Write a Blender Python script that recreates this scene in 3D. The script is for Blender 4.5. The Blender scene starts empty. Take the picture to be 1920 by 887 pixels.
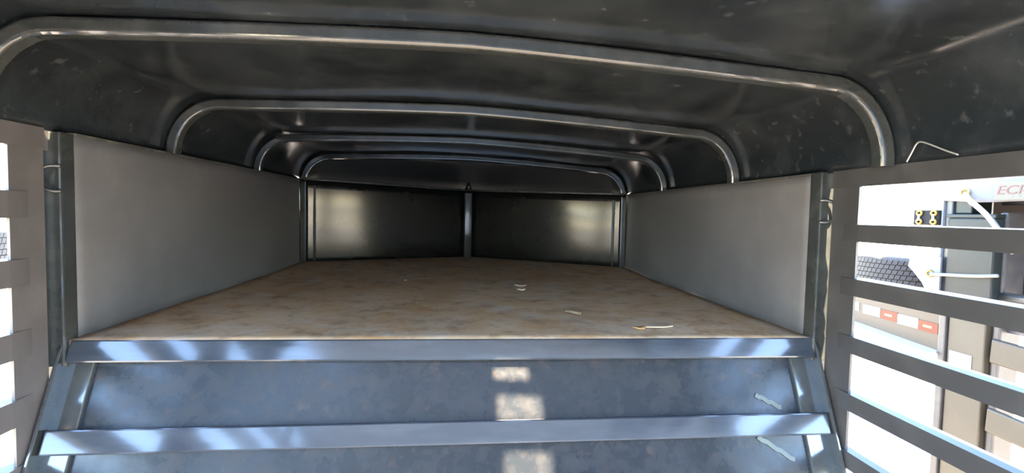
import bpy, bmesh, math, random
from mathutils import Vector, Matrix, noise

# ------------------------------------------------------------------ scene, camera, light, exposure
sc = bpy.context.scene
col = sc.collection
DZ = 1.35                                   # deck height above the ground; the builders below measure z from the deck

cam = bpy.data.cameras.new('camera')
cam.sensor_width = 36.0
cam.lens = 898.8 / 1920 * 36.0
cam.clip_start = 0.01
cam.clip_end = 500
co = bpy.data.objects.new('camera', cam)
col.objects.link(co)
yaw, pitch, roll = 0.0909, -0.0484, 0.0204
fw = Vector((math.sin(yaw) * math.cos(pitch), math.cos(yaw) * math.cos(pitch), math.sin(pitch)))
rt = Vector((math.cos(yaw), -math.sin(yaw), 0))
up = rt.cross(fw)
r2 = rt * math.cos(roll) + up * math.sin(roll)
u2 = up * math.cos(roll) - rt * math.sin(roll)
M = Matrix((r2, u2, -fw)).transposed().to_4x4()
M.translation = (0.0037, 0.0, 0.3134 + DZ)
co.matrix_world = M
sc.camera = co

SUN_EL, SUN_AZ = math.radians(50), math.radians(172)   # azimuth clockwise from +Y (the nose): the sun stands behind the viewer
world = bpy.data.worlds.new('World')
sc.world = world
world.use_nodes = True
wn = world.node_tree
for n in list(wn.nodes):
    wn.nodes.remove(n)
wo = wn.nodes.new('ShaderNodeOutputWorld')
wb = wn.nodes.new('ShaderNodeBackground')
sky = wn.nodes.new('ShaderNodeTexSky')
sky.sky_type = 'NISHITA'
sky.sun_disc = False
sky.sun_elevation = SUN_EL
sky.sun_rotation = SUN_AZ
sky.air_density = 1.0
sky.dust_density = 0.05
wb.inputs['Strength'].default_value = 0.26
wn.links.new(sky.outputs[0], wb.inputs[0])
wn.links.new(wb.outputs[0], wo.inputs[0])

sl = bpy.data.lights.new('sun', 'SUN')
sl.energy = 6.0
sl.angle = math.radians(1.2)
sl.color = (1.0, 0.80, 0.56)
so = bpy.data.objects.new('sun', sl)
col.objects.link(so)
sd = Vector((math.sin(SUN_AZ) * math.cos(SUN_EL), math.cos(SUN_AZ) * math.cos(SUN_EL), math.sin(SUN_EL)))
so.rotation_euler = (-sd).to_track_quat('-Z', 'Y').to_euler()
so.location = (6, -2, 9)

sc.view_settings.view_transform = 'Standard'
sc.view_settings.look = 'None'
sc.view_settings.gamma = 1.0
sc.view_settings.use_curve_mapping = False
sc.view_settings.exposure = 3.85
try:
    sc.cycles.max_bounces = 10
    sc.cycles.diffuse_bounces = 5
    sc.cycles.glossy_bounces = 6
    sc.cycles.use_denoising = True
    sc.cycles.sample_clamp_indirect = 8.0
except Exception:
    pass

# ------------------------------------------------------------------ materials
def nodes(name):
    m = bpy.data.materials.new(name)
    m.use_nodes = True
    nt = m.node_tree
    return m, nt, nt.nodes['Principled BSDF']

def plain(name, c, rough=0.5, metal=0.0, spec=0.5):
    m, nt, b = nodes(name)
    b.inputs['Base Color'].default_value = (*c, 1)
    b.inputs['Roughness'].default_value = rough
    b.inputs['Metallic'].default_value = metal
    b.inputs['Specular IOR Level'].default_value = spec
    return m

def worn(name, c, c2, scale=6.0, rough=(0.2, 0.45), stretch=(1, 1, 1), bump=0.05, bscale=40.0, lo=0.45, hi=0.75, specks=0.0, speck_col=(.4, .4, .38), spec=0.5, sheen=0.0):
    """paint or plate: base colour c with drifting patches of c2, uneven gloss, fine relief, optional specks"""
    m, nt, b = nodes(name)
    L = nt.links.new
    N = nt.nodes.new
    tc = N('ShaderNodeTexCoord')
    mp = N('ShaderNodeMapping')
    mp.inputs['Scale'].default_value = stretch
    L(tc.outputs['Object'], mp.inputs['Vector'])
    n1 = N('ShaderNodeTexNoise')
    n1.inputs['Scale'].default_value = scale
    n1.inputs['Detail'].default_value = 8
    n1.inputs['Roughness'].default_value = 0.65
    L(mp.outputs[0], n1.inputs['Vector'])
    mr = N('ShaderNodeMapRange')
    mr.inputs[1].default_value = lo
    mr.inputs[2].default_value = hi
    L(n1.outputs[0], mr.inputs[0])
    mx = N('ShaderNodeMix')
    mx.data_type = 'RGBA'
    mx.inputs[6].default_value = (*c, 1)
    mx.inputs[7].default_value = (*c2, 1)
    L(mr.outputs[0], mx.inputs[0])
    out = mx.outputs[2]
    if specks > 0:
        n2 = N('ShaderNodeTexNoise')
        n2.inputs['Scale'].default_value = 34
        n2.inputs['Detail'].default_value = 4
        L(tc.outputs['Object'], n2.inputs['Vector'])
        m2 = N('ShaderNodeMapRange')
        m2.inputs[1].default_value = 0.62
        m2.inputs[2].default_value = 0.78
        m2.inputs[4].default_value = specks
        L(n2.outputs[0], m2.inputs[0])
        mx2 = N('ShaderNodeMix')
        mx2.data_type = 'RGBA'
        L(m2.outputs[0], mx2.inputs[0])
        L(out, mx2.inputs[6])
        mx2.inputs[7].default_value = (*speck_col, 1)
        out = mx2.outputs[2]
    L(out, b.inputs['Base Color'])
    rr = N('ShaderNodeMapRange')
    rr.inputs[1].default_value = 0.3
    rr.inputs[2].default_value = 0.75
    rr.inputs[3].default_value = rough[0]
    rr.inputs[4].default_value = rough[1]
    L(n1.outputs[0], rr.inputs[0])
    L(rr.outputs[0], b.inputs['Roughness'])
    b.inputs['Specular IOR Level'].default_value = spec
    if sheen > 0:
        b.inputs['Sheen Weight'].default_value = sheen
        b.inputs['Sheen Roughness'].default_value = .5
    if bump > 0:
        n3 = N('ShaderNodeTexNoise')
        n3.inputs['Scale'].default_value = bscale
        n3.inputs['Detail'].default_value = 6
        L(mp.outputs[0], n3.inputs['Vector'])
        bp = N('ShaderNodeBump')
        bp.inputs['Strength'].default_value = bump
        bp.inputs['Distance'].default_value = 0.01
        L(n3.outputs[0], bp.inputs['Height'])
        L(bp.outputs[0], b.inputs['Normal'])
    return m

MAT = {}
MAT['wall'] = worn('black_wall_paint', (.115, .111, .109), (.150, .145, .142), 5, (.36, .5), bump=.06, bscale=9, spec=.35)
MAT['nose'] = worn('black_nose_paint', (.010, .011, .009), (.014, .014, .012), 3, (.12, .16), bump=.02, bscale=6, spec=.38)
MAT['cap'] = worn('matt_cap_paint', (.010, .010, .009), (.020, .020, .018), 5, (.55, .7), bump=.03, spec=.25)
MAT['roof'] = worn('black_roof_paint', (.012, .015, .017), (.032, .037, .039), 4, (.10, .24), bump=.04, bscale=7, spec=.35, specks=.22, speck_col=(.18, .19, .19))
MAT['tube'] = worn('black_tube_paint', (.026, .029, .028), (.050, .054, .050), 9, (.08, .18), bump=.03, bscale=30, spec=.9)
MAT['slat'] = worn('black_slat_paint', (.070, .067, .064), (.095, .090, .085), 8, (.34, .48), bump=.03, bscale=40)
MAT['slat_right'] = worn('black_slat_paint_right', (.040, .039, .038), (.058, .056, .054), 8, (.34, .48), bump=.03, bscale=40)  # right-hand copy of the slat paint, darker than the veiled left
MAT['slat_left_veil'] = worn('black_slat_paint_veil', (.085, .076, .071), (.120, .108, .100), 8, (.38, .5), bump=.03, bscale=40)  # same black paint; veiling glare on the left put into the colour
MAT['rail'] = worn('glossy_rail_paint', (.022, .028, .038), (.048, .056, .068), 7, (.10, .20), stretch=(.35, 2, 2), bump=.03, bscale=14, spec=.5)
_b = MAT['rail'].node_tree.nodes['Principled BSDF']
_b.inputs['Coat Weight'].default_value = .15
_b.inputs['Coat Roughness'].default_value = .06
_b.inputs['Coat IOR'].default_value = 1.7
MAT['panel'] = worn('scuffed_panel_paint', (.010, .013, .017), (.024, .023, .023), 24, (.20, .38), bump=.06, bscale=18, lo=.45, hi=.80, specks=.4, speck_col=(.085, .055, .038), spec=.32)
MAT['trim'] = worn('seam_weld', (.05, .05, .045), (.14, .13, .11), 30, (.25, .5), bump=.3, bscale=70)
MAT['ground'] = worn('gravel_ground', (.46, .41, .34), (.62, .57, .49), 3, (.85, .95), bump=.5, bscale=30)
MAT['lower_floor'] = worn('plank_floor', (.20, .18, .155), (.29, .26, .225), 3, (.7, .9), stretch=(6, .6, 1))
MAT['canvas'] = plain('white_canvas', (.125, .13, .142), .7)
MAT['canvas_tan'] = worn('tan_canvas', (.20, .135, .10), (.23, .165, .125), 3, (.7, .85))
MAT['brass'] = plain('brass', (.20, .115, .02), .4, .6)
MAT['rope'] = worn('white_rope', (.17, .165, .15), (.145, .135, .115), 60, (.8, .9), bump=.4, bscale=200)
MAT['rubber'] = worn('tyre_rubber', (.020, .020, .021), (.030, .030, .029), 12, (.6, .8), bump=.1)
MAT['tan_wall'] = worn('dusty_sidewall', (.075, .050, .032), (.055, .038, .026), 10, (.7, .8))
MAT['teal'] = worn('dark_teal_paint', (.009, .0125, .0125), (.013, .017, .017), 6, (.3, .42), spec=.22)
MAT['beige'] = worn('beige_reflecting_paint', (.040, .033, .022), (.052, .043, .029), 3, (.35, .5), spec=.35)
MAT['dark'] = worn('dark_steel', (.03, .03, .03), (.06, .055, .05), 8, (.3, .5))
MAT['steel'] = plain('bright_pipe', (.62, .64, .66), .25, 1.0)
MAT['white'] = plain('white_plate', (.30, .30, .295), .4)
MAT['red'] = plain('red_reflector', (.10, .025, .012), .35, 0, .2)
MAT['redprint'] = plain('red_print', (.085, .014, .012), .5)
MAT['greyprint'] = plain('grey_print', (.10, .10, .09), .5)
MAT['label'] = plain('cream_label', (.085, .070, .042), .5)
MAT['yellow'] = plain('yellow_reflector', (.90, .60, .08), .4)
MAT['leaf'] = plain('dry_orange_leaf', (.62, .34, .13), .7)
MAT['straw'] = plain('straw', (.60, .46, .30), .7)
MAT['chip'] = plain('pale_chip', (.62, .52, .42), .7)
MAT['clod'] = worn('dirt', (.20, .14, .09), (.34, .25, .18), 60, (.8, .95))

def deck_material():
    m, nt, b = nodes('rusty_deck')
    L = nt.links.new
    N = nt.nodes.new
    tc = N('ShaderNodeTexCoord')
    def nz(scale, detail=8, rough=.65, stretch=None):
        n = N('ShaderNodeTexNoise')
        n.inputs['Scale'].default_value = scale
        n.inputs['Detail'].default_value = detail
        n.inputs['Roughness'].default_value = rough
        if stretch:
            mp = N('ShaderNodeMapping')
            mp.inputs['Scale'].default_value = stretch
            L(tc.outputs['Object'], mp.inputs['Vector'])
            L(mp.outputs[0], n.inputs['Vector'])
        else:
            L(tc.outputs['Object'], n.inputs['Vector'])
        return n
    def mix(fac, a, c):
        x = N('ShaderNodeMix')
        x.data_type = 'RGBA'
        if isinstance(a, tuple): x.inputs[6].default_value = (*a, 1)
        else: L(a, x.inputs[6])
        x.inputs[7].default_value = (*c, 1)
        L(fac, x.inputs[0])
        return x.outputs[2]
    def rng(src, lo, hi, o=1.0):
        r = N('ShaderNodeMapRange')
        r.inputs[1].default_value = lo
        r.inputs[2].default_value = hi
        r.inputs[4].default_value = o
        L(src, r.inputs[0])
        return r.outputs[0]
    a = nz(2.2)
    c = mix(rng(a.outputs[0], .35, .65), (.45, .25, .115), (.62, .41, .25))
    d = nz(7, 12, .74)
    c = mix(rng(d.outputs[0], .44, .64, .62), c, (.56, .46, .37))
    e = nz(3.6, 10, .74, (1.0, 1.7, 1))
    c = mix(rng(e.outputs[0], .54, .68, .85), c, (.60, .50, .42))
    g = nz(46, 5, .6)
    c = mix(rng(g.outputs[0], .62, .75, .6), c, (.42, .34, .27))
    h = nz(13, 9, .7)
    c = mix(rng(h.outputs[0], .50, .72, .75), c, (.16, .085, .045))
    L(c, b.inputs['Base Color'])
    b.inputs['Roughness'].default_value = .62
    b.inputs['Specular IOR Level'].default_value = .3
    bp = N('ShaderNodeBump')
    bp.inputs['Strength'].default_value = .25
    bp.inputs['Distance'].default_value = .006
    L(d.outputs[0], bp.inputs['Height'])
    L(bp.outputs[0], b.inputs['Normal'])
    return m
MAT['deck'] = deck_material()

# ------------------------------------------------------------------ builders
ORIG = {}
def obj(name, bm, mat, parent=None, smooth=False, kind=None):
    """links bm (deck coordinates) as ONE mesh object; its origin sits at its own base, relative to its parent"""
    bm.normal_update()
    me = bpy.data.meshes.new(name)
    xs = [v.co.x for v in bm.verts]; ys = [v.co.y for v in bm.verts]; zs_ = [v.co.z for v in bm.verts]
    o3 = Vector(((min(xs) + max(xs)) / 2, (min(ys) + max(ys)) / 2, min(zs_)))
    bmesh.ops.translate(bm, verts=bm.verts, vec=-o3)
    bm.to_mesh(me)
    bm.free()
    if smooth:
        for p in me.polygons:
            p.use_smooth = True
    o = bpy.data.objects.new(name, me)
    col.objects.link(o)
    me.materials.append(MAT[mat] if isinstance(mat, str) else mat)
    ORIG[o] = o3
    if parent is not None:
        o.parent = parent
        o.location = o3 - ORIG[parent]
    else:
        o.location = o3 + Vector((0, 0, DZ))
    if kind:
        o['kind'] = kind
    return o

def struct(name, bm, mat, smooth=False):
    return obj(name, bm, mat, None, smooth, 'structure')

def tag(o, label, cat, group=None):
    o['label'] = label
    o['category'] = cat
    if group: o['group'] = group
    return o

def thing(name, base, label, cat, group=None):
    o = bpy.data.objects.new(name, None)
    o.empty_display_size = .1
    col.objects.link(o)
    ORIG[o] = Vector(base)
    o.location = Vector(base) + Vector((0, 0, DZ))
    return tag(o, label, cat, group)

def box(bm, x0, x1, y0, y1, z0, z1, bev=0.0):
    r = bmesh.ops.create_cube(bm, size=1)
    for v in r['verts']:
        v.co = Vector(((x0 + x1) / 2 + v.co.x * (x1 - x0), (y0 + y1) / 2 + v.co.y * (y1 - y0), (z0 + z1) / 2 + v.co.z * (z1 - z0)))
    if bev > 0:
        es = list({e for v in r['verts'] for e in v.link_edges})
        bmesh.ops.bevel(bm, geom=es, offset=bev, segments=2, profile=.6, affect='EDGES')
    return bm

def newbox(*a, **k):
    return box(bmesh.new(), *a, **k)

def rrect(a, b, r, n=3):
    """rounded rectangle, half sizes a x b"""
    pts = []
    for cx, cy, t0 in ((a - r, b - r, 0), (-a + r, b - r, 90), (-a + r, -b + r, 180), (a - r, -b + r, 270)):
        for i in range(n + 1):
            t = math.radians(t0 + 90 * i / n)
            pts.append((cx + r * math.cos(t), cy + r * math.sin(t)))
    return pts

def sweep(bm, path, prof, axis):
    """sweeps prof (a along the in-plane normal, b along axis) along path, capped"""
    axis = Vector(axis).normalized()
    rings = []
    P = [Vector(p) for p in path]
    for i, p in enumerate(P):
        t = (P[min(i + 1, len(P) - 1)] - P[max(i - 1, 0)]).normalized()
        nrm = axis.cross(t).normalized()
        rings.append([bm.verts.new(p + nrm * a + axis * b) for a, b in prof])
    k = len(prof)
    for i in range(len(rings) - 1):
        for j in range(k):
            bm.faces.new((rings[i][j], rings[i][(j + 1) % k], rings[i + 1][(j + 1) % k], rings[i + 1][j]))
    bm.faces.new(list(reversed(rings[0])))
    bm.faces.new(rings[-1])
    bmesh.ops.recalc_face_normals(bm, faces=bm.faces)
    return bm

def tube(bm, path, r, n=8):
    P = [Vector(p) for p in path]
    rings = []
    ref = Vector((0.31, 0.2, 0.93)).normalized()
    for i, p in enumerate(P):
        t = (P[min(i + 1, len(P) - 1)] - P[max(i - 1, 0)]).normalized()
        a = t.cross(ref).normalized()
        b = t.cross(a).normalized()
        rings.append([bm.verts.new(p + a * r * math.cos(2 * math.pi * k / n) + b * r * math.sin(2 * math.pi * k / n)) for k in range(n)])
    for i in range(len(rings) - 1):
        for j in range(n):
            bm.faces.new((rings[i][j], rings[i][(j + 1) % n], rings[i + 1][(j + 1) % n], rings[i + 1][j]))
    bm.faces.new(list(reversed(rings[0])))
    bm.faces.new(rings[-1])
    bmesh.ops.recalc_face_normals(bm, faces=bm.faces)
    return bm

def catmull(pts, n=8):
    P = [Vector(p) for p in pts]
    out = []
    for i in range(len(P) - 1):
        p0 = P[max(i - 1, 0)]; p1 = P[i]; p2 = P[i + 1]; p3 = P[min(i + 2, len(P) - 1)]
        for k in range(n):
            t = k / n
            out.append(.5 * ((2 * p1) + (p2 - p0) * t + (2 * p0 - 5 * p1 + 4 * p2 - p3) * t * t + (3 * p1 - p0 - 3 * p2 + p3) * t ** 3))
    out.append(P[-1])
    return out

def grid(bm, f, nu, nv):
    vs = [[bm.verts.new(f(i / nu, j / nv)) for j in range(nv + 1)] for i in range(nu + 1)]
    for i in range(nu):
        for j in range(nv):
            bm.faces.new((vs[i][j], vs[i + 1][j], vs[i + 1][j + 1], vs[i][j + 1]))
    return vs

def slab(bm, f, nu, nv, off):
    """a sheet with thickness: front grid f(u,v), back grid moved by off, closed at the rim"""
    a = grid(bm, f, nu, nv)
    off = Vector(off)
    b = grid(bm, lambda u, v: Vector(f(u, v)) + off, nu, nv)
    rim = [(i, 0) for i in range(nu)] + [(nu, j) for j in range(nv)] + [(i, nv) for i in range(nu, 0, -1)] + [(0, j) for j in range(nv, 0, -1)]
    for k in range(len(rim)):
        (i, j), (p, q) = rim[k], rim[(k + 1) % len(rim)]
        bm.faces.new((a[i][j], a[p][q], b[p][q], b[i][j]))
    bmesh.ops.recalc_face_normals(bm, faces=bm.faces)
    return bm

def dent(x, y, z, amp=.0025, s=2.3):
    return amp * noise.noise(Vector((x * s, y * s, z * s)))

# ------------------------------------------------------------------ the trailer shell
H = .917                    # inner half width
D0, YN, YA = 1.183, 2.729, 3.19
YBACK = -1.70
TS = .0237                  # the roof leans a little to the right
def zs(x): return .4544 - TS * x
def crown(y): return .6355 - .0172 * (y - .983)     # underside of a bow at the ridge

def arch(y, off=0.0, foot=0.0):
    """roof profile at y: centre line of a bow when off=0, else moved outwards"""
    c = crown(y) + .018
    hx = .909 + off
    rx = .145
    pts = []
    zc = c - .030
    for s in (-1, 1):
        side = []
        z0 = zs(s * hx) + foot
        zt = zc - TS * s * (hx - rx) + off
        n = 12
        for i in range(n + 1):
            t = math.pi / 2 * i / n
            side.append(Vector((s * (hx - rx + rx * math.cos(t)), y, z0 + (zt - z0) * math.sin(t))))
        if s < 0:
            pts += side
            m = 18
            for i in range(1, m):
                x = -(hx - rx) + 2 * (hx - rx) * i / m
                k = abs(x) / (hx - rx)
                pts.append(Vector((x, y, c + off - .030 * k ** 1.35 - TS * x)))
        else:
            pts += list(reversed(side))
    return pts

NP = len(arch(0))
def lerp_list(L, u):
    f = u * (len(L) - 1); i = min(int(f), len(L) - 2); t = f - i
    return L[i] * (1 - t) + L[i + 1] * t

# roof sheet
ROOF0 = .05
def roof_pt(u, v):
    y = ROOF0 + (2.80 - ROOF0) * v
    p = arch(y, .020)[round(u * (NP - 1))]
    d = dent(p.x, p.y, p.z, .004, 2.6)
    return Vector((p.x, p.y, p.z + d))
SUN_SLOTS = [(.532, .564, .240, .324), (.420, .486, .245, .352), (.25, .338, .255, .365)]    # added unseen roof slots shaping the bulkhead sun patches: y0, y1 and the slanting sides x + VK y
VK = .1405
bm = bmesh.new()
slab(bm, roof_pt, NP - 1, 40, (0, 0, .004))
def cut(n, d):
    n = Vector(n)
    fs = [f for f in bm.faces if abs(f.calc_center_median().x - .3) < .4 and .0 < f.calc_center_median().y < .9]
    ge = set(fs)
    for f in fs: ge.update(f.edges); ge.update(f.verts)
    bmesh.ops.bisect_plane(bm, geom=list(ge), plane_co=n * (d / n.length_squared), plane_no=n)
for y0, y1, x0, x1 in SUN_SLOTS:
    for n_, d in (((0, 1, 0), y0), ((0, 1, 0), y1), ((1, VK, 0), x0), ((1, VK, 0), x1)): cut(n_, d)
def in_sun_slot(p):
    return any(x0 < p.x + VK * p.y < x1 and y0 < p.y < y1 for (y0, y1, x0, x1) in SUN_SLOTS)
gone = [f for f in bm.faces if in_sun_slot(f.calc_center_median())]
bmesh.ops.delete(bm, geom=gone, context='FACES')
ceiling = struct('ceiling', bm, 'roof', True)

# rounded cap closing the roof over the V nose
def seam_nose(x):
    return YN + .03 + (YA - YN) * (1 - abs(x) / .93)
def cap_pt(u, v):
    p = arch(2.80, .020)[round(u * (NP - 1))]
    t = v * math.pi / 2
    y1 = max(seam_nose(p.x), 2.802)
    z0 = zs(p.x) - .004
    y = 2.80 + (y1 - 2.80) * math.sin(t) ** .35
    z = z0 + (p.z - z0) * (1 - v ** 6)
    return Vector((p.x, y, z))
bm = bmesh.new()
slab(bm, cap_pt, NP - 1, 14, (0, .004, .004))
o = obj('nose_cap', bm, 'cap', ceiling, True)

# roof bows: square tubes bent to an arch
prof = rrect(.017, .018, .009, 5)
for y in (.085, .983, 1.582, 2.184, 2.775):
    bm = bmesh.new()
    sweep(bm, arch(y), prof, (0, 1, 0))
    obj('roof_bow', bm, 'tube', ceiling, False)

# deck
def deck_z(x, y):
    t = max(0, min(1, (y - D0) / (YN - D0)))
    return .014 * t * max(0, -x / H) + .022 * max(0, (y - 2.3) / .89) + .0015 * noise.noise(Vector((x * 3, y * 3, 0)))
def deck_pt(u, v):
    x = -H + 2 * H * u
    y1 = YN + (YA - YN) * (1 - abs(x) / H)
    y = D0 + .001 + (y1 - D0 - .001) * v
    return Vector((x, y, deck_z(x, y) - .001))
bm = bmesh.new()
slab(bm, deck_pt, 48, 48, (0, 0, -.02))
deck = struct('floor', bm, 'deck', True)

# solid side sheets, deck edge to nose
def side(s, name):
    def f(u, v):
        y = D0 + .02 + (YN + .02 - D0 - .02) * u
        z = -.01 + (zs(s * H) + .012) * v
        return Vector((s * (H + dent(s, y, z, .005, 2.2)), y, z))
    bm = bmesh.new()
    sm = 'slat_right' if s > 0 else 'slat_left_veil'
    slab(bm, f, 40, 14, (s * .003, 0, 0))
    w = struct(name, bm, 'wall', True)
    lean = -TS * s * H
    # corner post at the deck edge, seen from its narrow face
    hi = zs(s * H) + (.0 if s < 0 else .005)
    obj('corner_post', newbox(min(s * .912, s * .955), max(s * .912, s * .955), D0 - .012, D0 + .028, -.06, hi, bev=.004), 'tube', w)
    # plate between corner post and slat openings, and the header above them
    obj('edge_plate', newbox(min(s * .932, s * .938), max(s * .932, s * .938), 1.070, D0 - .031, -.95, zs(s * H) + .004), sm, w)
    obj('light_stop_plate', newbox(min(s * .957, s * .961), max(s * .957, s * .961), 1.12, D0 + .10, -.95, zs(s * H) + .03), sm, w)  # added to stop light leaking between edge plate and post
    hb = .394 if s > 0 else .433
    hp = obj('header_plate', newbox(min(s * .9285, s * .936), max(s * .9285, s * .936), YBACK, D0 - .031, hb, zs(s * H) + .004), sm, w)
    obj('header_light_stop', newbox(min(s * .9365, s * .940), max(s * .9365, s * .940), YBACK, D0 + .10, hb, zs(s * H) + .07), sm, hp)  # added outer strip that keeps sun out between roof edge and header
    obj('edge_bar', newbox(min(s * .948, s * .962), max(s * .948, s * .962), D0 - .024, D0 - .008, .02, .41 + lean, bev=.003), 'tube', w)
    # slats: bent strips with an inward lip, running past the camera
    first = None
    tops = [.303, .172, .032, -.108, -.248, -.388, -.528, -.668] if s > 0 else [.339, .196, .044, -.098, -.240, -.382, -.524, -.666]
    hgt = .041 if s > 0 else .056
    for k in range(8):
        zt = tops[k]
        if k == 0:
            bm = bmesh.new()
            pr = [(.9275, 0), (.960, .002), (.960, -.004), (.932, -.006), (.932, -hgt + .005), (.960, -hgt + .003), (.960, -hgt - .001), (.9275, -hgt)]
            ys = [YBACK, 1.062, 1.10, 1.122]
            rings = []
            for i, y in enumerate(ys):
                q = (0, 0, .55, 1)[i]
                rings.append([bm.verts.new((s * (x + (.933 - x) * q), y, zt + z)) for x, z in pr])
            n = len(pr)
            for i in range(len(rings) - 1):
                for j in range(n):
                    bm.faces.new((rings[i][j], rings[i][(j + 1) % n], rings[i + 1][(j + 1) % n], rings[i + 1][j]))
            bm.faces.new(rings[0]); bm.faces.new(list(reversed(rings[-1])))
            bmesh.ops.recalc_face_normals(bm, faces=bm.faces)
            first = obj('slat', bm, sm, w)
        else:
            c = first.copy()
            col.objects.link(c)
            c.parent = w
            c.location = first.location + Vector((0, 0, zt - tops[0]))
    obj('added_side_plate', newbox(min(s * .960, s * .968), max(s * .960, s * .968), .40, .58, -.95, .44), sm, w)  # added unseen plate that bounds the slat reflection in the nose
    # posts behind the camera that carry the slats
    for y in (-.55, YBACK + .02):
        obj('slat_post', newbox(min(s * .957, s * .99), max(s * .957, s * .99), y - .02, y + .02, -.95, zs(s * H), bev=.004), 'tube', w)
    # tie loop welded to the corner post: a bent rod
    zc = .371 if s < 0 else .335
    x0, x1 = s * .912, s * .944
    pth = [(x0 - s * .002, D0 - .014, zc + .028), (x0 + s * .012, D0 - .022, zc + .028), (x1 - s * .006, D0 - .026, zc + .022), (x1, D0 - .027, zc + .008),
           (x1, D0 - .027, zc - .010), (x1 - s * .006, D0 - .026, zc - .022), (x0 + s * .012, D0 - .022, zc - .028), (x0 - s * .002, D0 - .014, zc - .028)]
    bm = bmesh.new()
    tube(bm, catmull(pth, 5), .0045, 8)
    t = obj('tie_loop', bm, 'tube', w, True)
    return w
wl = side(-1, 'wall_left')
wr = side(1, 'wall_right')

# bent wire hooked over the right hand header
bm = bmesh.new()
tube(bm, catmull([(.918, .935, .438), (.917, .924, .455), (.915, .912, .472), (.915, .902, .475), (.916, .885, .468), (.919, .855, .452), (.922, .832, .441)], 6), .0016, 6)
obj('bent_wire', bm, plain('bare_wire', (.55, .54, .50), .35, .6), wr, True)

# V nose
def nose_pt(sgn):
    def f(u, v):
        x = sgn * H * (1 - u)
        y = YN + (YA - YN) * u
        z = -.005 + (zs(x) + .008) * v
        return Vector((x, y + dent(x, y, z, .006, 2.0), z))
    return f
bm = bmesh.new()
slab(bm, nose_pt(-1), 24, 10, (0, .003, 0))
slab(bm, nose_pt(1), 24, 10, (0, .003, 0))
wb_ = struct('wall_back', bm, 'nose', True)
# middle rib, flattened tube with a pointed top
bm = bmesh.new()
box(bm, -.026, .026, YA - .058, YA - .008, 0, zs(0) - .012, bev=.010)
rib = obj('nose_rib', bm, worn('rib_paint', (.06, .062, .055), (.10, .10, .085), 10, (.08, .16), spec=1.0), wb_, True)
bm = bmesh.new()
r = bmesh.ops.create_cone(bm, cap_ends=True, segments=8, radius1=.026, radius2=.006, depth=.05)
bmesh.ops.translate(bm, verts=bm.verts, vec=(0, YA - .055, zs(0) + .028))
obj('rib_tip', bm, 'tube', rib, True)
for s in (-1, 1):
    zc = zs(s * H) - .01
    obj('nose_post', newbox(min(s * .880, s * .915), max(s * .880, s * .915), YN - .02, YN + .016, 0, zc, bev=.007), 'tube', wb_)
    obj('nose_strip', newbox(min(s * .845, s * .862), max(s * .845, s * .862), YN + .03, YN + .046, .0, zc - .02, bev=.003), 'tube', wb_)

# seam lips: where roof meets the walls
n = 1
for s in (-1, 1):
    bm = bmesh.new()
    box(bm, min(s * .912, s * .930), max(s * .912, s * .930), D0 + .03, YN, zs(s * H) - .004, zs(s * H) + .003, bev=.001)
    struct('trim_%d' % n, bm, 'trim'); n += 1
for s in (-1, 1):
    bm = bmesh.new()
    pth = []
    for i in range(13):
        u = i / 12
        x = s * (.90 * (1 - u) + .022 * u)
        y = YN + (YA - YN) * (1 - abs(x) / H) - .006
        pth.append((x, y, zs(x) + .004 + .002 * noise.noise(Vector((x * 9, 0, 3)))))
    sweep(bm, pth, rrect(.006, .006, .003, 2), (0, 0, 1))
    struct('trim_%d' % n, bm, 'trim', True); n += 1

# sloping bulkhead below the deck
SL = Vector((0, -.380, -.925))              # down the slope
NR = Vector((0, -.925, .380))               # out of the slope, towards the viewer
P0 = Vector((0, D0, 0))
def slope_box(bm, x0, x1, d0, d1, n0, n1, bev=.0, skew=0.0):
    r = bmesh.ops.create_cube(bm, size=1)
    for v in r['verts']:
        fx, fd, fn = v.co.x + .5, v.co.y + .5, v.co.z + .5
        x = x0 + (x1 - x0) * fx
        d = d0 + (d1 - d0) * fd + skew * x
        v.co = P0 + Vector((x, 0, 0)) + SL * d + NR * (n0 + (n1 - n0) * fn)
    bmesh.ops.recalc_face_normals(bm, faces=bm.faces)
    if bev > 0:
        es = list({e for v in r['verts'] for e in v.link_edges})
        bmesh.ops.bevel(bm, geom=es, offset=bev, segments=2, profile=.6, affect='EDGES')
    return bm
def panel_pt(u, v):
    x = -.93 + 1.86 * u
    d = .01 + 1.02 * v
    return P0 + Vector((x, 0, 0)) + SL * d + NR * (-.030 + dent(x, d, 7, .005, 2.6))
bm = bmesh.new()
slab(bm, panel_pt, 44, 24, (0, .003, 0))
wf = struct('wall_front', bm, 'panel', True)
for k in range(5):
    d = .0 + .191 * k
    bm = bmesh.new()
    slope_box(bm, -.909, .915, d, d + .052, -.030, 0, bev=.004, skew=0 if k == 0 else -.004)
    obj('rail', bm, 'rail', wf)
for s in (-1, 1):
    bm = bmesh.new()
    slope_box(bm, min(s * .858, s * .925), max(s * .858, s * .925), .02, 1.02, -.034, -.020, bev=.003)
    fl = obj('side_flange', bm, 'tube', wf)
    bm = bmesh.new()
    slope_box(bm, min(s * .917, s * .925), max(s * .917, s * .925), .0, 1.02, -.034, .008, bev=.002)
    obj('flange_lip', bm, 'tube', fl)

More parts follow.
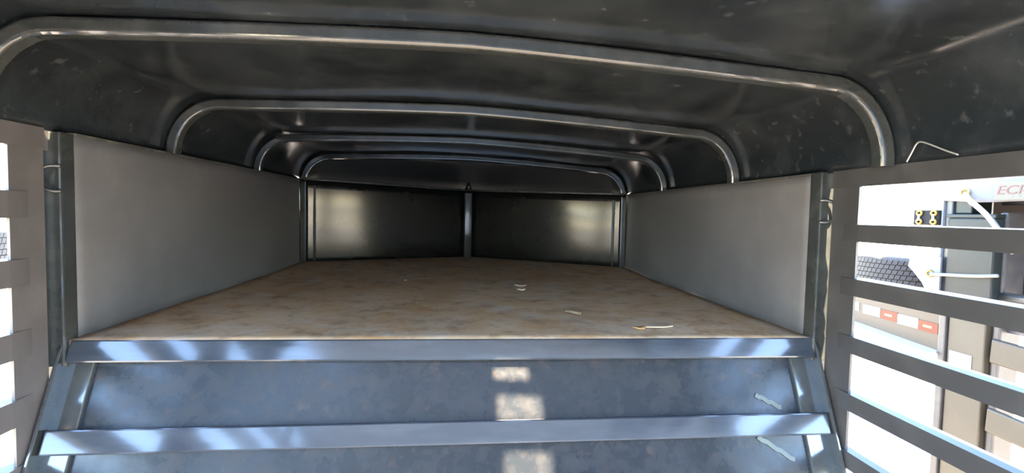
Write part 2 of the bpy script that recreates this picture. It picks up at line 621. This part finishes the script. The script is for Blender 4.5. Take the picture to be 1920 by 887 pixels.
# bright reflected streaks painted on as pale strips, right of the bulkhead
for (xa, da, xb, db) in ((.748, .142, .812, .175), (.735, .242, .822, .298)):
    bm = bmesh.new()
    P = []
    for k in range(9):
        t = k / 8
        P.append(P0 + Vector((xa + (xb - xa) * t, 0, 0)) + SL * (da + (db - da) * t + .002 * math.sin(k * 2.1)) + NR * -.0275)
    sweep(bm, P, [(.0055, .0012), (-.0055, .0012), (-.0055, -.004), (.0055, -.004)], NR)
    obj('reflection_streak', bm, worn('pale_reflection', (.07, .085, .075), (.11, .125, .11), 40, (.4, .6)), wf)['label'] = 'pale painted reflection streak'
# lower floor of the trailer (planks) and the ground
bm = newbox(-.95, .95, YBACK, .85, -.98, -.95)
lf = struct('floor_lower', bm, 'dark')
for k in range(9):
    x = -.94 + k * .209
    obj('plank', newbox(x, x + .203, YBACK, .82, -.95, -.93, bev=.003), 'lower_floor', lf)
bm = bmesh.new()
def gr(u, v):
    x = -60 + 120 * u; y = -60 + 120 * v
    return Vector((x, y, -DZ))
grid(bm, gr, 24, 24)
struct('ground', bm, 'ground')
# unseen shed wall added behind the viewer to block sky mirrored in the rails
bm = bmesh.new()
SX0, SX1 = -3.6, 6.0
def sky_block_pt(u, v):
    k = round(u * 64)
    return Vector((SX0 + (SX1 - SX0) * u, -9.0 + (0, .03, .03, 0)[k % 4], -DZ + 6.9 * v))
slab(bm, sky_block_pt, 64, 2, (0, -.05, 0))
sky_block_o = struct('wall_sky_block', bm, worn('grey_sky_block', (.24, .255, .27), (.29, .305, .32), 1.5, (.4, .5)))
obj('sky_block_eave', newbox(SX0 - .3, SX1 + .3, -9.4, -8.6, 6.9 - DZ, 7.1 - DZ), 'white', sky_block_o)
obj('sky_block_door', newbox(1.2, 4.2, -8.97, -8.90, -DZ, 4.3 - DZ), 'dark', sky_block_o)
# ------------------------------------------------------------------ litter on the deck
def flake(name, x, y, sx, sy, rz, mat, label, cat, h=.002, group=None, curl=.004):
    bm = bmesh.new()
    n = 10
    top = []; bot = []
    z = deck_z(x, y) + .0008
    for k in range(n):
        a = 2 * math.pi * k / n
        rr = 1 + .18 * math.sin(3 * a + x * 50)
        px = sx * math.cos(a) * rr; py = sy * math.sin(a) * rr
        q = Vector((x + px * math.cos(rz) - py * math.sin(rz), y + px * math.sin(rz) + py * math.cos(rz), z + curl * abs(math.cos(a))))
        top.append(bm.verts.new(q + Vector((0, 0, h)))); bot.append(bm.verts.new(q))
    c = bm.verts.new((x, y, z + h)); c2 = bm.verts.new((x, y, z))
    for k in range(n):
        bm.faces.new((c, top[k], top[(k + 1) % n])); bm.faces.new((c2, bot[(k + 1) % n], bot[k]))
        bm.faces.new((top[k], bot[k], bot[(k + 1) % n], top[(k + 1) % n]))
    bmesh.ops.recalc_face_normals(bm, faces=bm.faces)
    return tag(obj(name, bm, mat, None, True), label, cat, group)
flake('dry_leaf', .482, 1.283, .020, .013, .2, 'leaf', 'dry orange leaf lying near the front edge of the rusty deck', 'leaf')
bm = bmesh.new()
tube(bm, catmull([(.500, 1.288, .003), (.525, 1.283, .004), (.555, 1.287, .003), (.585, 1.300, .003)], 4), .0025, 6)
tag(obj('straw_stem', bm, 'straw', None, True), 'curved tan straw stem trailing right from the orange leaf', 'straw')
flake('wood_chip', .223, 1.925, .016, .008, .05, 'chip', 'small pale rectangular chip, nearer of the two right of the deck middle', 'chip', h=.004)
flake('wood_chip', .232, 2.04, .026, .007, -.1, 'chip', 'long thin pale chip, farther of the two right of the deck middle', 'chip', h=.003)
bm = bmesh.new()
tube(bm, catmull([(.315, 1.50, .005), (.33, 1.475, .007), (.342, 1.468, .006), (.355, 1.45, .006)], 4), .005, 7)
tag(obj('dirt_crumb', bm, 'clod', None, True), 'small dark elongated dirt crumb on the deck behind the orange leaf', 'dirt')
flake('paint_fleck', -.273, 2.156, .010, .006, .9, 'chip', 'tiny pale fleck on the brown deck left of the nose rib', 'fleck')

# ------------------------------------------------------------------ the stock trailer parked to the right
XN = 2.30
nb = thing('stock_trailer', (XN + .6, 1.2, -DZ), 'white canvas topped stock trailer with beige slats parked to the right, seen through the slats', 'trailer')
G = -DZ
obj('front_post', newbox(XN, XN + .16, 1.910, 2.075, G + .35, -.045, bev=.006), 'beige', nb)
obj('post_edge', newbox(XN - .01, XN + .12, 2.080, 2.115, G + .35, .44, bev=.006), 'dark', nb)
obj('gate_post', newbox(XN + .02, XN + .12, 1.868, 1.900, G + .35, .36, bev=.008), 'dark', nb)
bx = obj('tool_box', newbox(XN - .02, XN + .18, 1.880, 2.092, -.045, .335, bev=.008), 'teal', nb)
obj('box_lid', newbox(XN - .026, XN + .186, 1.876, 2.096, .335, .352, bev=.004), 'teal', bx)
obj('top_post', newbox(XN, XN + .10, 2.000, 2.085, .353, .44, bev=.006), 'teal', nb)
obj('sticker', newbox(XN - .003, XN, 1.960, 2.060, -.375, -.295), 'white', nb)
# canvas top
def canv(u, v):
    y = .4 + (2.115 - .4) * u
    t = v
    x = XN - .03 + .02 * math.sin(u * 40) * (1 - v) * .3
    if v < .5:
        return Vector((x - .01 * math.sin(v * 6.28), y, .415 + .004 * math.sin(u * 26) + .12 * v / .5 - .045 * (1 - u) * (1 - v * 2)))
    return Vector((x + 2.0 * (v - .5) / .5, y, .535 + .20 * math.sin((v - .5) / .5 * math.pi)))
bm = bmesh.new()
slab(bm, canv, 30, 16, (.006, 0, -.003))
cv = obj('canvas_top', bm, 'canvas', nb, True)
obj('front_canvas', newbox(XN - .02, XN + 1.98, 2.116, 2.124, -.05, .53), 'canvas', nb)
lab = obj('canvas_label', newbox(XN - .0475, XN - .0445, 1.70, 1.875, .412, .490), 'label', cv)
cu = bpy.data.curves.new('lettering', 'FONT')
cu.body = 'ECI-'
cu.size = .058
cu.shear = .2
cu.extrude = .0005
to = bpy.data.objects.new('lettering', cu)
me = bpy.data.meshes.new_from_object(to)
bpy.data.objects.remove(to)
bm = bmesh.new(); bm.from_mesh(me)
for v in bm.verts:
    x, y, z = v.co
    v.co = Vector((XN - .0482 - z, 1.868 - x * 1.15, .436 + y * .9))
bmesh.ops.recalc_face_normals(bm, faces=bm.faces)
obj('lettering', bm, 'redprint', lab)
bm = bmesh.new()
for y0, y1 in ((1.83, 1.80), (1.79, 1.775), (1.76, 1.725)):
    box(bm, XN - .0485, XN - .0478, y1, y0, .424, .429)
obj('small_print', bm, 'greyprint', lab)
def grommet(y, z, x, parent):
    bm = bmesh.new()
    pts = []
    k = 16
    rings = []
    for i in range(k):
        a = 2 * math.pi * i / k
        rings.append([bm.verts.new((x + .004 * math.sin(b), y + (.016 + .005 * math.cos(b)) * math.cos(a), z + (.013 + .005 * math.cos(b)) * math.sin(a))) for b in [2 * math.pi * j / 6 for j in range(6)]])
    for i in range(k):
        for j in range(6):
            bm.faces.new((rings[i][j], rings[(i + 1) % k][j], rings[(i + 1) % k][(j + 1) % 6], rings[i][(j + 1) % 6]))
    bmesh.ops.recalc_face_normals(bm, faces=bm.faces)
    return obj('grommet', bm, 'brass', parent, True)
grommet(1.994, .450, XN - .050, cv)
# rope from the canvas grommet
bm = bmesh.new()
tube(bm, catmull([(XN - .045, 1.992, .448), (XN - .06, 1.975, .425), (XN - .06, 1.94, .395), (XN - .06, 1.885, .345), (XN - .06, 1.83, .275), (XN - .05, 1.78, .19)], 6), .011, 8)
tag(obj('tie_rope', bm, 'rope', None, True), 'white rope slanting down from the brass eyelet in the canvas', 'rope')
bm = bmesh.new()
tube(bm, catmull([(XN - .045, 1.97, .420), (XN - .03, 1.99, .405), (XN + .02, 2.01, .385)], 5), .006, 6)
tag(obj('rope_tail', bm, 'rope', None, True), 'short white rope end crossing behind the slanting rope at the canvas', 'rope')
# tan liner with pipes
obj('liner_panel', newbox(XN + .19, XN + .20, .3, 2.07, -.03, .50), 'canvas_tan', nb)
obj('liner_rail', newbox(XN + .13, XN + .17, .3, 1.99, .395, .420, bev=.006), 'dark', nb)
bm = bmesh.new(); tube(bm, [(XN + .03, 1.90, -.005), (XN + .03, .3, -.005)], .020, 12)
obj('side_pipe', bm, 'steel', nb, True)
bm = bmesh.new(); tube(bm, [(XN + .14, 1.86, .035), (XN + .14, .3, .035)], .016, 10)
obj('inner_pipe', bm, 'dark', nb, True)
obj('side_sheet', newbox(XN + .06, XN + .07, .3, 1.87, -.165, -.03), worn('mauve_sheet', (.075, .063, .060), (.085, .073, .070), 3, (.4, .5)), nb)
for k in range(3):
    z = -.305 - .31 * k
    bm = bmesh.new()
    sweep(bm, [(XN + .02, 1.89 - .1 * i, z + .055 - .004 * i) for i in range(16)], rrect(.055, .012, .010, 3), (1, 0, 0))
    obj('slat', bm, 'beige', nb)
    bm = bmesh.new(); tube(bm, [(XN + .9, 1.89, z + .05), (XN + .9, .3, z + .05)], .02, 8)
    obj('far_pipe', bm, 'dark', nb, True)
# board with reflective tape
bm = bmesh.new()
def board(u, v):
    y = 2.118 + .95 * u
    zt = -.13 + .0 * u; zb = -.315 + .055 * u
    return Vector((XN, y, zb + (zt - zb) * v))
slab(bm, board, 8, 2, (.02, 0, 0))
bd = obj('side_board', bm, worn('cream_board', (.058, .044, .030), (.068, .053, .037), 3, (.4, .5), spec=.3), nb)
bm = bmesh.new()
def lip(u, v):
    y = 2.118 + .95 * u
    zb = -.315 + .055 * u
    return Vector((XN - .05 * v, y, zb - .012 * v))
slab(bm, lip, 8, 1, (0, 0, -.012))
obj('board_lip', bm, 'white', bd)
seg = [(2.122, 2.225, 'red'), (2.227, 2.345, 'white'), (2.347, 2.45, 'red'), (2.455, 2.57, 'white'), (2.60, 2.80, 'white')]
for i, (y0, y1, m) in enumerate(seg):
    k = (y0 - 2.118) / .95
    z0 = -.237 + .035 * k
    t = obj('reflector', newbox(XN - .003, XN, y0, y1, z0, z0 + .052), m, bd)
    t['label'] = {'red': 'red reflective tape', 'white': 'white reflective tape'}[m]
    if m == 'red':
        obj('tape_print', newbox(XN - .0036, XN - .0030, y0 + .03, y1 - .025, z0 + .020, z0 + .034), 'label', t)
# canvas corner flap with eyelet, and a rope across the box
bm = bmesh.new()
fl = [(2.35, .16), (2.10, .145), (2.10, -.05), (2.155, -.045), (2.19, .01), (2.235, .055), (2.27, .085), (2.262, .12)]
vs = [bm.verts.new((XN - .035, y, z)) for y, z in fl]
f = bm.faces.new(vs)
r = bmesh.ops.extrude_face_region(bm, geom=[f])
bmesh.ops.translate(bm, verts=[v for v in r['geom'] if isinstance(v, bmesh.types.BMVert)], vec=(.006, 0, 0))
bmesh.ops.recalc_face_normals(bm, faces=bm.faces)
flap = obj('canvas_flap', bm, 'canvas', nb)
grommet(2.148, .060, XN - .037, flap)
bm = bmesh.new()
tube(bm, catmull([(XN - .04, 2.14, .058), (XN - .05, 2.05, .066), (XN - .05, 1.93, .076), (XN - .03, 1.85, .088)], 6), .008, 8)
tag(obj('tie_rope', bm, 'rope', None, True), 'white rope stretched level across the dark teal box', 'rope')
bm = bmesh.new()
tube(bm, catmull([(XN - .028, 2.09, -.052), (XN - .04, 2.0, -.056), (XN - .04, 1.90, -.044), (XN - .02, 1.865, -.035)], 6), .006, 8)
tag(obj('tie_rope', bm, 'rope', None, True), 'thin white rope under the bottom of the dark teal box', 'rope')
# dark strap with brass hooks
st = obj('strap_block', newbox(XN - .03, XN + .03, 2.128, 2.262, .296, .372, bev=.006), plain('black_strap', (.008, .008, .008), .7, 0, .2), nb)
for y in (2.150, 2.225):
    for z in (.356, .314):
        bm = bmesh.new()
        k = 12
        rings = []
        for i in range(k):
            a = 2 * math.pi * i / k
            rings.append([bm.verts.new((XN - .034 + .005 * math.sin(b), y + (.013 + .006 * math.cos(b)) * math.cos(a), z + (.011 + .006 * math.cos(b)) * math.sin(a))) for b in [2 * math.pi * j / 6 for j in range(6)]])
        for i in range(k):
            for j in range(6):
                bm.faces.new((rings[i][j], rings[(i + 1) % k][j], rings[(i + 1) % k][(j + 1) % 6], rings[i][(j + 1) % 6]))
        bmesh.ops.recalc_face_normals(bm, faces=bm.faces)
        obj('brass_ring', bm, 'brass', st, True)
    obj('ring_link', newbox(XN - .040, XN - .034, y - .005, y + .005, .318, .352, bev=.002), 'white', st)
# wheels under the trailer
def tyre(x, y, zc, R, wdt, axis, label, name='spare_tyre', parent=None):
    """a tyre with separate tread ribs; axis 'z' lies flat, 'x' stands upright"""
    if parent is None:
        root = thing(name, (x, y, zc - (wdt / 2 if axis == 'z' else R)), label, 'tyre')
    else:
        root = parent
    def put(r, a, h):
        if axis == 'z': return Vector((x + r * math.cos(a), y + r * math.sin(a), zc + h))
        return Vector((x + h, y + r * math.cos(a), zc + r * math.sin(a)))
    n = 48
    hw = wdt / 2
    def lathe(pr, nm, mat):
        bm = bmesh.new()
        rings = [[bm.verts.new(put(r, 2 * math.pi * i / n, h)) for r, h in pr] for i in range(n)]
        k = len(pr)
        for i in range(n):
            for j in range(k):
                bm.faces.new((rings[i][j], rings[(i + 1) % n][j], rings[(i + 1) % n][(j + 1) % k], rings[i][(j + 1) % k]))
        bmesh.ops.recalc_face_normals(bm, faces=bm.faces)
        return obj(nm, bm, mat, root, True)
    lathe([(R - .012, hw * .80), (R - .03, hw * .98), (R * .80, hw * 1.05), (R * .60, hw * .8), (R * .60, -hw * .8), (R * .80, -hw * 1.05), (R - .03, -hw * .98), (R - .012, -hw * .80)], 'carcass', 'tan_wall')
    # tread blocks: five ribs of skewed lugs
    bm = bmesh.new()
    rows = 5
    m = 84
    for row in range(rows):
        h0 = -hw * .88 + row * (wdt * .88 / rows); h1 = h0 + wdt * .88 / rows * .84
        for i in range(m):
            a0 = 2 * math.pi * (i + .5 * (row % 2)) / m; a1 = a0 + 2 * math.pi / m * .86
            sk = .02
            q = []
            for r in (R - .014, R):
                q += [bm.verts.new(put(r, a0, h0)), bm.verts.new(put(r, a1, h0)), bm.verts.new(put(r, a1 + sk, h1)), bm.verts.new(put(r, a0 + sk, h1))]
            for f in ((0, 1, 2, 3), (4, 5, 6, 7), (0, 1, 5, 4), (1, 2, 6, 5), (2, 3, 7, 6), (3, 0, 4, 7)):
                bm.faces.new([q[t] for t in f])
    bmesh.ops.recalc_face_normals(bm, faces=bm.faces)
    t = obj('tread', bm, 'rubber', root)
    t['kind'] = 'stuff'
    lathe([(R * .60, hw * .7), (R * .56, hw * .5), (R * .2, hw * .35), (R * .2, hw * .25), (R * .55, hw * .35), (R * .58, -hw * .7)], 'rim', 'white')
    return root
tyre(XN + .36, 2.56, .035, .36, .15, 'z', 'spare tyre with worn block tread lying flat beyond the right slats')
obj('tyre_bracket', newbox(XN + .1, XN + .8, 2.40, 2.75, -.085, -.048), 'beige', nb)
bm = bmesh.new(); tube(bm, [(XN + .02, 2.75, .085), (XN + .02, 2.42, .195)], .012, 8)
obj('brace_rod', bm, worn('tan_rod', (.6, .45, .33), (.66, .5, .38), 5, (.5, .6)), nb, True)
for y in (.2, -.7):
    tyre(XN + .25, y, G + .36, .36, .18, 'x', '', parent=nb)
obj('chassis_beam', newbox(XN + .05, XN + .15, -1.5, 2.1, G + .35, G + .45), 'dark', nb)

# ------------------------------------------------------------------ left: only slivers show
lt = thing('flatbed_trailer', (-2.75, 2.3, -DZ), 'pale flatbed trailer with a yellow reflector parked beyond the left slats', 'trailer')
obj('bed_board', newbox(-2.9, -2.32, 1.0, 3.6, -.30, .0), worn('pale_board', (.62, .56, .46), (.7, .63, .52), 4, (.5, .6)), lt)
obj('reflector', newbox(-2.32, -2.316, 2.50, 2.615, -.215, -.135), 'yellow', lt)
obj('bed_leg', newbox(-2.7, -2.6, 1.2, 1.3, -DZ, -.30), 'white', lt)
obj('bed_leg', newbox(-2.7, -2.6, 3.3, 3.4, -DZ, -.30), 'white', lt)
tyre(-2.72, 2.62, .0935, .36, .17, 'z', 'tyre with curved tread grooves lying beyond the left slats')
